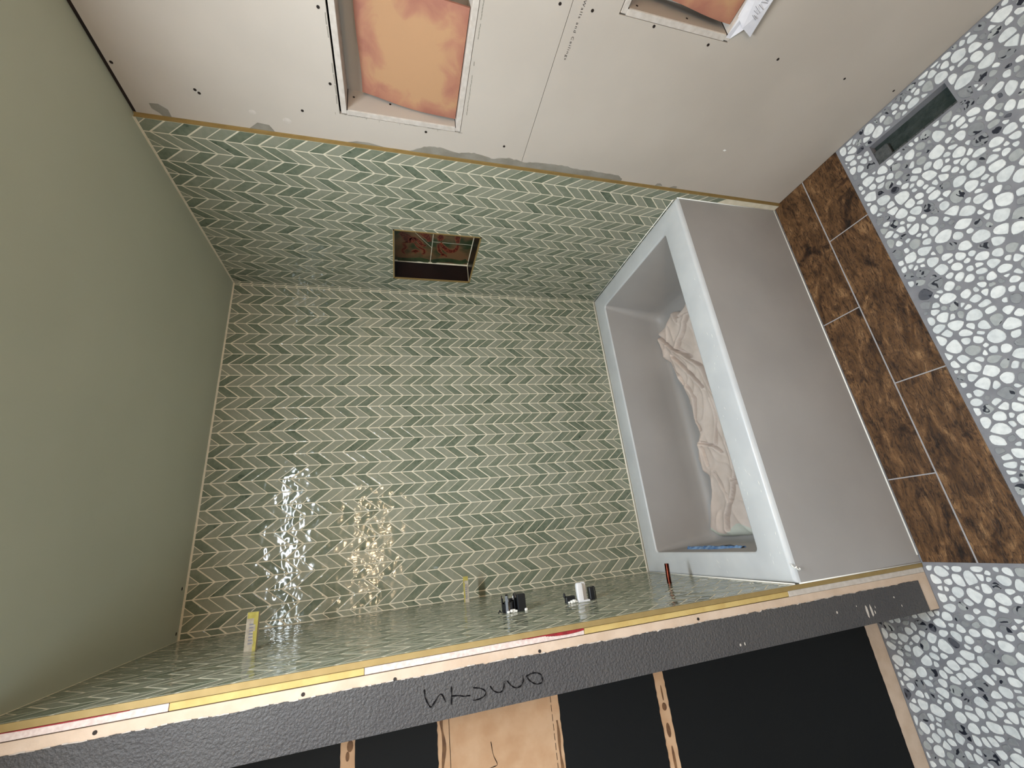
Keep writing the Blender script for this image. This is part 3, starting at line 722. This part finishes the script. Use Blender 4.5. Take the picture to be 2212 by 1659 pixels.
# ------------------------------------------------------------------ bathtub
def rr(x0, x1, y0, y1, rad, z, n=6):
    pts = []
    for cx, cy, a0 in ((x1-rad, y1-rad, 0), (x0+rad, y1-rad, 90), (x0+rad, y0+rad, 180), (x1-rad, y0+rad, 270)):
        for k in range(n+1):
            a = math.radians(a0+90*k/n); pts.append((cx+rad*math.cos(a), cy+rad*math.sin(a), z))
    return pts
def loft(loops, cap_last=False):
    n = len(loops[0]); b = MB(); vs = [p for lp in loops for p in lp]; fs = []
    for i in range(len(loops)-1):
        for k in range(n):
            fs.append((i*n+k, i*n+(k+1) % n, (i+1)*n+(k+1) % n, (i+1)*n+k))
    if cap_last: fs.append(tuple((len(loops)-1)*n+k for k in range(n)))
    b.poly(vs, fs); return b
tub = thing('bathtub', (L/2, W/2, 0), 'grey rectangular alcove bathtub with flat apron and square rim', 'bathtub')
X0, X1, Y0, Y1 = .0005, L+.004, .0005, W
outer = [rr(X0, X1, Y0, Y1, .004, .0), rr(X0, X1, Y0, Y1, .004, T-.018)]
loft(outer).build('apron', M['tub'], tub, angle=50)
rim = [rr(X0, X1, Y0, Y1, .004, T-.018)]
for k in range(1, 6):
    a = math.pi/2*k/5; d = .013*(1-math.cos(a)); rim.append(rr(X0+d, X1-d, Y0+d, Y1-d, .004, T-.018+.018*math.sin(a)))
ox0, ox1, oy0, oy1 = .0995, 1.436, .107, .7145
for k in range(0, 5):
    a = math.pi/2*k/4; d = .007*(1-math.sin(a)); rim.append(rr(ox0-d, ox1+d, oy0-d, oy1+d, .016+d, T-.0075*(1-math.cos(a))))
loft(rim).build('rim', M['rim'], tub, angle=50)
bs = [rr(ox0, ox1, oy0, oy1, .016, T-.0075)]
fx0, fx1, fy0, fy1, fz = .165, 1.424, .128, .690, .205
for t in (.25, .5, .75, .9):
    bs.append(rr(ox0+(fx0-ox0)*t, ox1+(fx1-ox1)*t, oy0+(fy0-oy0)*t, oy1+(fy1-oy1)*t, .016+.035*t, T-.0075+(fz+.07-(T-.0075))*t))
for k in range(1, 5):
    a = math.pi/2*k/4; d = .075*(1-math.cos(a)); bs.append(rr(fx0+d, fx1-d, fy0+d, fy1-d, .05, fz+.07*(1-math.sin(a))))
loft(bs, True).build('basin', M['tub'], tub, angle=60)
MB().tube([(L-.02, W+.0005, .0025), (.0, W+.0005, .0025)], .0030, 6).tube([(.001, .0012, T+.0006), (L+.001, .0012, T+.0006)], .0022, 6).tube([(.0012, .0, T+.0006), (.0012, W-.012, T+.0006)], .0022, 6).tube([(L-.0003, 0, T+.0006), (L+.0045, W-.006, T+.0006)], .0024, 6).tube([(.0018, W+.0008, .001), (.0018, W+.0008, T-.008)], .0024, 6).tube([(L+.0035, W+.0008, .001), (L+.0035, W+.0008, T-.01)], .0022, 6).build('caulk_bead', M['caulk'], tub, smooth=True)
b = MB(); r = random.Random(3)
for k in range(34):
    t = r.random()**.6; x = .25+1.22*t; y = r.uniform(.73, .815); l_ = r.uniform(.002, .011); w_ = r.uniform(.0004, .0012); a = r.uniform(-.5, .4)
    dx, dy = math.cos(a)*l_, math.sin(a)*l_
    b.poly([(x-dx, y-dy, T+.0003), (x, y-w_, T+.0003), (x+dx, y+dy, T+.0003), (x, y+w_, T+.0003)], [(0, 1, 2, 3)])
for k in range(9):
    y = r.uniform(.15, .6); x = r.uniform(1.455, 1.505); b.poly([(x-.006, y-.003, T+.0003), (x, y-.0006, T+.0003), (x+.007, y+.003, T+.0003), (x, y+.0008, T+.0003)], [(0, 1, 2, 3)])
for k in range(8):
    x = r.uniform(.85, 1.2); y = r.uniform(.02, .08); b.poly([(x-.009, y-.006, T+.0003), (x, y-.0006, T+.0003), (x+.009, y+.006, T+.0003), (x, y+.0006, T+.0003)], [(0, 1, 2, 3)])
b.build('scuff_marks', M['caulk'], tub)['kind'] = 'stuff'

# curl of plastic on the tub front edge
cu = thing('plastic_shaving', (1.484, .838, .541), 'tiny white plastic curl stuck on the front edge of the tub rim', 'debris')
b = MB(); pts = []
for k in range(16): a = k*.62; pts.append((1.478+.0011*k*.6+.004*math.cos(a), .838+.004+.005*math.sin(a)+.0006*k, .5415-.0006*k+.003*math.cos(a*.7)))
b.tube(pts, [.0014+.0008*math.sin(k) for k in range(16)], 6)
b.tube([(1.470, .834, .544), (1.476, .838, .545), (1.484, .843, .543)], .0014, 6).build('curl', M['caulk'], cu, smooth=True)

# blue tape on the inside of the valve end
tp = thing('masking_tape', (1.431, .38, .44), 'crumpled blue masking tape stuck inside the valve end of the tub', 'tape')
b = MB(); n = 26; r = random.Random(8); row = []
for i in range(n+1):
    y = .215+.33*i/n; c = .438+.006*math.sin(i*.5); h = .013+.020*math.sin(math.pi*min(1, i/n*1.1+.05))+r.uniform(-.002, .004)
    xo = 1.4285-.004*r.random(); row.append([(1.4318, y, c-h), (xo-.002, y+.003*r.random(), c-h*.3), (xo-.006*r.random(), y, c+h*.4), (1.4335, y, c+h)])
vs = [p for q in row for p in q]; fs = [(4*i+j, 4*i+j+1, 4*i+5+j, 4*i+4+j) for i in range(n) for j in range(3)]
b.poly(vs, fs).build('tape_strip', M['tape'], tp)
b = MB().poly([(1.429, .36, .425), (1.424, .39, .405), (1.423, .43, .398), (1.428, .50, .425), (1.430, .44, .432)], [(0, 1, 2, 3, 4)]); b.build('tape_shadow_edge', mat('painted tape shadow', (40, 52, 64), rough=.8), tp)  # dark patch below the tape, its shadow put into the colour

# ------------------------------------------------------------------ crumpled drop cloth in the basin
OUT = [(.2200, .56), (.2542, .4771), (.2479, .4153), (.2719, .3581), (.2476, .3226), (.279, .2366), (.2897, .1592), (.3735, .1354), (.4411, .132), (.4887, .174), (.5409, .1917), (.6006, .2175), (.6721, .2522), (.7509, .2586), (.8351, .2506), (.9137, .2728), (.9565, .2271), (1.0142, .2003), (1.0739, .2083), (1.1009, .232), (1.1678, .232), (1.3702, .1539), (1.3985, .2032), (1.4003, .3494), (1.398, .56)]
CR = [([(.3, .15), (.427, .244), (.506, .331), (.608, .414), (.718, .453), (.816, .464), (.943, .454), (1.036, .443), (1.129, .438), (1.244, .385), (1.315, .324), (1.37, .3)], .0085),
      ([(.473, .235), (.555, .294), (.639, .354), (.719, .401)], .007), ([(.673, .298), (.751, .325), (.843, .272), (.906, .302)], .006), ([(.963, .279), (.997, .356), (1.033, .384)], .006),
      ([(.782, .413), (.889, .406), (.991, .372)], .004), ([(.334, .426), (.392, .377), (.464, .304), (.549, .382)], .011), ([(.263, .339), (.327, .35)], .006), ([(.306, .358), (.322, .448)], .005), ([(.99, .284), (1.075, .273)], .004),
      ([(1.12, .30), (1.19, .33), (1.25, .37)], .003), ([(.53, .20), (.60, .26), (.66, .28)], .004), ([(1.16, .40), (1.22, .48)], .004)]
def seg_d(px, py, a, b_):
    vx, vy = b_[0]-a[0], b_[1]-a[1]; t = max(0, min(1, ((px-a[0])*vx+(py-a[1])*vy)/(vx*vx+vy*vy)))
    return math.hypot(px-a[0]-vx*t, py-a[1]-vy*t), (px-a[0])*vy-(py-a[1])*vx
def edge_y(x):
    """near-side outline of the cloth as y(x)"""
    pts = [p for p in OUT[6:22]]
    if x <= pts[0][0]: return pts[0][1]
    for a, b_ in zip(pts, pts[1:]):
        if a[0] <= x <= b_[0]: t = (x-a[0])/(b_[0]-a[0]+1e-9); return a[1]+(b_[1]-a[1])*t
    return pts[-1][1]
NX, NYc = 280, 110
vs = []; mats = []
for i in range(NX+1):
    u = i/NX
    for j in range(NYc+1):
        v = j/NYc
        # left border follows the wandering short edge, right border the hem
        yl = edge_y(.2897+(1.3702-.2897)*u); y = yl+(.62-yl)*v
        def xb(seq, yy):
            for a, b_ in zip(seq, seq[1:]):
                lo_, hi_ = min(a[1], b_[1]), max(a[1], b_[1])
                if lo_ <= yy <= hi_: return a[0]+(b_[0]-a[0])*((yy-a[1])/(b_[1]-a[1]+1e-9))
            return seq[0][0] if yy > seq[0][1] else seq[-1][0]
        xl = xb(OUT[:7], y); xr = xb(OUT[:20:-1], y)
        x = xl+(xr-xl)*u
        e_ = min(y-yl, .62-y, x-xl, xr-x); rim_ = 1-math.exp(-max(0, e_)/.012)
        z = .272+.020*mnoise.noise(Vector((x*5, y*5, 1)))+.008*mnoise.noise(Vector((x*9, y*14, 3)))
        rd = 1-abs(mnoise.noise(Vector((x*7+y*3, y*12, 9)))); z += .010*(rd**5)
        for pl, dep in CR:
            best = 9; sd = 0
            for a, b_ in zip(pl, pl[1:]):
                if abs(x-a[0]) > .25 and abs(x-b_[0]) > .25: continue
                d_, s_ = seg_d(x, y, a, b_)
                if d_ < best: best, sd = d_, s_
            wj = .0036+dep*.2
            if best < .1:
                z -= dep*5.5*math.exp(-(best/(wj*.9))**2)
                z += (dep*1.9 if sd > 0 else dep*.4)*math.exp(-(best/.024)**2)*(1-math.exp(-(best/wj)**2))
        z = .214+(z-.214)*(.45+.55*rim_) if e_ > .0005 else .209+.022*(1 if y < .3 else .5)
        vs.append((x, y, max(z, .209)))
fs = []
for i in range(NX):
    for j in range(NYc):
        a = i*(NYc+1)+j; fs.append((a, a+NYc+1, a+NYc+2, a+1))
cloth = mk('drop_cloth', vs, fs, M['cloth'], None, smooth=True)
cloth.data.materials.append(M['cloth_green'])
for p in cloth.data.polygons:
    c = p.center
    if c.x > 1.368+.02*math.sin(c.y*30): p.material_index = 1
tag(cloth, 'crumpled beige canvas drop cloth lying along the bottom of the tub', 'drop cloth')
sk = []; n = 60       # skirt down to the basin floor along the near edge
for i in range(NX+1): sk.append(vs[i*(NYc+1)])
b = MB()
for p, q in zip(sk, sk[1:]): b.poly([p, q, (q[0], q[1]+.010, .206), (p[0], p[1]+.010, .206)], [(0, 1, 2, 3)])
b.build('hem_fold', M['cloth'], cloth)

# ------------------------------------------------------------------ terracotta tiles leaning in the recesses
def leaning(name, label, y0, y1, zb_, zt_, xb_, xt_, seed, xf=None):
    root = thing(name, ((xb_+xt_)/2, (y0+y1)/2, zb_), label, 'tile', 'terracotta tiles in the wall recesses')
    r = random.Random(seed); n = 26; tones = []
    def P(u, v):
        wob = .004*math.sin(u*5+seed)*(1 if v < .5 else -1)*abs(2*v-1)
        wu = .003*math.sin(v*6+seed*2)*(abs(2*u-1))
        bow = .006*math.sin(math.pi*v)*math.sin(u*3+seed)
        return Vector((xb_+(xt_-xb_)*v+bow, y0+(y1-y0)*u+wu, zb_+(zt_-zb_)*v+wob*(1 if v > .1 else 0)))
    nrm = Vector((zt_-zb_, 0, xb_-xt_)).normalized()
    vs = []; fs = []
    for s_ in (0, 1):
        for i in range(n+1):
            for j in range(n+1):
                e = min(i, j, n-i, n-j); tones.append(e/n); vs.append(P(i/n, j/n)+nrm*(.009 if s_ and e > 0 else (.0065 if s_ else 0)))
    K = (n+1)**2
    for i in range(n):
        for j in range(n):
            a = i*(n+1)+j; fs += [(a, a+1, a+n+2, a+n+1), (K+a, K+a+n+1, K+a+n+2, K+a+1)]
    for i in range(n):
        for a, c in ((i*(n+1), (i+1)*(n+1)), (i*(n+1)+n, (i+1)*(n+1)+n), (i, i+1), (n*(n+1)+i, n*(n+1)+i+1)): fs.append((a, c, K+c, K+a))
    b = MB(); b.poly(vs, fs); b.t = tones; b.build('slab', M['terracotta'], root, angle=50)
    return root
leaning('terracotta_tile', 'orange square terracotta tile leaning in the higher wall recess', .994, 1.312, 1.518, 1.818, -.040, -.094, 1)
leaning('terracotta_tile', 'orange square terracotta tile in the lower recess above the white paper slip', 1.432, 1.745, .7685, 1.065, -.034, -.085, 2)

# paper slip under the lower one
pp = thing('paper_slip', (0, 1.47, .74), 'white printed paper slip poking out of the lower wall recess', 'paper')
P1 = [(-.013, 1.5026, .775), (-.013, 1.4574, .769), (.0005, 1.4404, .7426), (.0010, 1.4256, .7019), (.0060, 1.5151, .7122), (.006, 1.60, .715), (-.013, 1.60, .775)]
MB().prism([(-.0115, 1.405, .7665), (-.0115, 1.405, .752), (.0, 1.438, .7365), (.0, 1.60, .742), (-.0115, 1.60, .7675)], (.0005, 0, 0)).build('curled_flap', M['paper'], pp)
MB().poly(P1, [(0, 6, 5, 4, 3, 2, 1)]).build('sheet', M['paper'], pp)
b = MB()
for (ya_, za_), (yb_, zb_) in (((1.4754, .7439), (1.4671, .7241)), ((1.4764, .739), (1.4709, .7218)), ((1.4858, .748), (1.4801, .7285)), ((1.4954, .7514), (1.484, .7252)), ((1.5006, .7449), (1.4927, .7219)), ((1.5059, .742), (1.508, .722)), ((1.515, .75), (1.512, .724))):
    b.poly([(.0063, ya_, za_), (.0063, ya_+.0012, za_), (.0063, yb_+.0012, zb_), (.0063, yb_, zb_)], [(0, 1, 2, 3)])
b.build('printed_lines', M['grey_ink'], pp)

# ------------------------------------------------------------------ sticks, valves and pipe on the partition
def stick(label, y, z, hy, hz, x_tip, twist, seed):
    xw = wB(y)
    root = thing('wooden_stick', (xw, y, z), label, 'stick', 'paint sticks plugged into the tiled wall')
    b = MB(); c, s_ = math.cos(twist), math.sin(twist)
    def ring(x, k): return [Vector((x, y+(a*c-d*s_)*k, z+(a*s_+d*c)*k)) for a, d in ((-hy, -hz), (hy, -hz), (hy, hz), (-hy, hz))]
    b.poly(ring(xw+.01, 1)+ring(x_tip+.002, 1)+ring(x_tip, .85), [(0, 1, 5, 4), (1, 2, 6, 5), (2, 3, 7, 6), (3, 0, 4, 7), (4, 5, 9, 8), (5, 6, 10, 9), (6, 7, 11, 10), (7, 4, 8, 11), (8, 9, 10, 11)])
    b.build('wood', M['stick'], root)
    # worn yellow paint down one side and the end
    y2 = MB(); r = random.Random(seed); n = 12
    side = hz*(1 if seed == 1 else -1)
    for i in range(n):
        x0_, x1_ = x_tip+(xw-x_tip)*i/n, x_tip+(xw-x_tip)*(i+1)/n; w_ = hz*(.35+.4*r.random()) if i > 1 else hz*1.9
        for d0 in (side,):
            a_, d1 = hy+.0003, d0-w_*(1 if d0 > 0 else -1)
            q = [Vector((xx, y+(a_*c-dd*s_), z+(a_*s_+dd*c))) for xx, dd in ((x0_, d0), (x1_, d0), (x1_, d1), (x0_, d1))]
            y2.poly(q, [(0, 1, 2, 3)])
    y2.build('yellow_paint', M['stick_yellow'], root)
    k = MB(); r = random.Random(seed+5)
    for i in range(7):
        xx = x_tip+.03+i*.008; q = [Vector((xa, y+((hy+.0006)*c-dd*s_), z+((hy+.0006)*s_+dd*c))) for xa, dd in ((xx, -hz*.3), (xx+.004, -hz*.3), (xx+.004, hz*.4), (xx, hz*.4))]
        k.poly(q, [(0, 1, 2, 3)])
    k.build('faded_print', M['grey_ink'], root)
stick('short yellow and white stick plugged into the tile close to the back wall', .116, 1.448, .005, .0102, 1.4300, .2, 1)
stick('longer worn stick plugged into the tile nearest the ceiling', .4545, 2.121, .004, .0165, 1.4284, .25, 2)

pipe = thing('copper_pipe', (wB(.435), .435, .722), 'short shiny copper pipe stub just above the tub rim', 'pipe')
b = MB(); px = [wB(.435)+.01, 1.512, 1.4585]
b.tube([(px[0], .435, .722), (px[1], .435, .7215), (px[2], .4347, .7165)], .0082, 14).build('pipe_body', M['copper'], pipe, angle=40)
MB().tube([(1.4582, .4347, .7165), (1.4600, .4347, .7166)], .0064, 14).build('pipe_bore', M['cavity'], pipe)

xv = wB(.49)
v1 = thing('shower_valve', (xv, .49, 1.355), 'black rough-in valve body between the stick and the white capped valve', 'valve', None)
MB().box(1.478, xv+.003, .462, .520, 1.316, 1.343, c=.002).build('square_guard', M['black_plastic'], v1)
MB().box(1.486, xv+.003, .468, .474, 1.343, 1.347).build('guard_seam', M['white_plastic'], v1)
b = MB(); cc = Vector((0, .492, 1.366)); r = random.Random(2)
n = 16
for k in range(n):
    a0, a1 = math.radians(20+k*300/n), math.radians(20+(k+1)*300/n+1); xo = 1.496+r.uniform(-.010, .008) if k % 4 else 1.479
    R0_, R1_ = .021, .0245
    pts = [(cc.y+R0_*math.cos(a0), cc.z+R0_*math.sin(a0)), (cc.y+R1_*math.cos(a0), cc.z+R1_*math.sin(a0)), (cc.y+R1_*math.cos(a1), cc.z+R1_*math.sin(a1)), (cc.y+R0_*math.cos(a1), cc.z+R0_*math.sin(a1))]
    b.prism([(xo, p, q) for p, q in pts], (xv+.003-xo, 0, 0))
b.build('cut_ring', M['black_plastic'], v1)
MB().tube([(xv, .492, 1.366), (1.50, .492, 1.366)], .015, 12).tube([(1.50, .492, 1.366), (1.490, .492, 1.366)], .007, 10).build('cartridge', mat('dull grey metal', (96, 98, 100), (60, 62, 66), rough=.5, metal=.7, nscale=120), v1, angle=40)
MB().tube([(1.487, .505, 1.345), (1.472, .506, 1.3475)], [.004, .0012], 6).build('plastic_prong', M['black_plastic'], v1)
MB().tube([(xv-.004, .52, 1.40), (xv-.012, .522, 1.405), (xv-.004, .526, 1.410)], .002, 6).build('plastic_prong', M['black_plastic'], v1)
def crumbs(parent, cs, seed):
    for (x, y, z, s_) in cs:
        MB().box(x-s_, x+s_, y-s_, y+s_, z-s_*1.3, z+s_*1.3, c=s_*.45).build('foam_crumb', M['plaster_bits'], parent, smooth=True)

crumbs(v1, [(xv-.004, .517, 1.358, .005), (xv-.005, .520, 1.365, .004), (xv-.003, .52, 1.376, .0035), (xv-.003, .518, 1.317, .004), (xv-.003, .520, 1.350, .003)], 1)

xv = wB(.51)
v2 = thing('capped_valve', (xv, .51, 1.115), 'black valve with a double-lobed white cap, between copper pipe and black valve', 'valve')
def lobe(yc, z0, z1, x_tip):
    n = 10; out = []; rz = (z1-z0)/2; zc = (z0+z1)/2; hy = .0085
    b = MB(); prof = [(xv+.002, 1), (x_tip+.012, 1), (x_tip+.005, .93), (x_tip+.001, .75), (x_tip, .5)]
    loops = []
    for x, k in prof:
        lp = []
        for cy, cz, a0 in ((hy-.003, rz-.003, 0), (-hy+.003, rz-.003, 90), (-hy+.003, -rz+.003, 180), (hy-.003, -rz+.003, 270)):
            for q in range(4): a = math.radians(a0+30*q); lp.append((x, yc+(cy+.003*math.cos(a))*k, zc+(cz+.003*math.sin(a))*k))
        loops.append(lp)
    n = 16; vs = [p for l_ in loops for p in l_]; fs = [(i*n+k, i*n+(k+1) % n, (i+1)*n+(k+1) % n, (i+1)*n+k) for i in range(4) for k in range(n)]+[tuple(4*n+k for k in range(n))]
    b.poly(vs, fs); return b
lobe(.516, 1.1130, 1.1345, 1.4705).build('cap_lobe', M['white_plastic'], v2, angle=45)
lobe(.503, 1.0960, 1.1110, 1.4710).build('cap_lobe', M['white_plastic'], v2, angle=45)
MB().box(xv-.004, xv+.002, .492, .528, 1.094, 1.136, c=.001).build('cap_base', M['white_plastic'], v2)
MB().box(1.489, xv+.003, .497, .519, 1.070, 1.088, c=.002).build('black_block', M['black_plastic'], v2)
MB().tube([(xv, .505, 1.062), (1.493, .505, 1.062), (1.489, .505, 1.066), (1.489, .505, 1.072)], .0016, 6).build('wire_loop', M['black_plastic'], v2, smooth=True)
b = MB()
for k in range(8):
    a0, a1 = math.radians(50+k*10), math.radians(50+(k+1)*10+.5); pts = [(.505+.050*math.cos(a0), 1.118+.062*math.sin(a0)), (.505+.057*math.cos(a0), 1.118+.069*math.sin(a0)), (.505+.057*math.cos(a1), 1.118+.069*math.sin(a1)), (.505+.050*math.cos(a1), 1.118+.062*math.sin(a1))]
b.box(1.507, xv+.003, .500, .520, 1.142, 1.176, c=.003).box(1.497, 1.512, .503, .512, 1.1735, 1.180, c=.002)
b.build('flange_fragment', M['black_plastic'], v2)
crumbs(v2, [(xv-.004, .523, 1.158, .0045), (xv-.005, .523, 1.150, .005), (xv-.003, .523, 1.168, .003), (xv-.003, .523, 1.142, .003)], 3)

# ------------------------------------------------------------------ lights the room has
LX, LY = 1.10, 1.50
cf = thing('ceiling_light', (LX, LY, H), 'flush rectangular ceiling light panel above the floor in front of the tub', 'ceiling light')
MB().box(LX-.44, LX+.44, LY-.085, LY+.085, H-.020, H-.001, c=.003).build('frame', M['white_plastic'], cf)
MB().poly([(LX-.42, LY-.07, H-.021), (LX+.42, LY-.07, H-.021), (LX+.42, LY+.07, H-.021), (LX-.42, LY+.07, H-.021)], [(0, 3, 2, 1)]).build('diffuser', M['panel'], cf)
vl = thing('vanity_light', (1.2, 3.2, 2.0), 'wall mounted vanity light bar with warm globes behind the photographer', 'wall light')
MB().box(.75, 1.65, 3.17, 3.199, 1.96, 2.04, c=.004).build('backplate', M['metal'], vl)
for x in (.84, 1.08, 1.32, 1.56):
    b = MB(); n = 14; m_ = 8; vs = []; fs = []; c = Vector((x, 3.09, 2.0)); R_ = .055
    for i in range(m_+1):
        th = math.pi*i/m_
        for k in range(n): ph = 2*math.pi*k/n; vs.append((c.x+R_*math.sin(th)*math.cos(ph), c.y+R_*math.cos(th), c.z+R_*math.sin(th)*math.sin(ph)))
    for i in range(m_):
        for k in range(n): fs.append((i*n+k, i*n+(k+1) % n, (i+1)*n+(k+1) % n, (i+1)*n+k))
    b.poly(vs, fs).build('globe', M['globe'], vl, smooth=True)
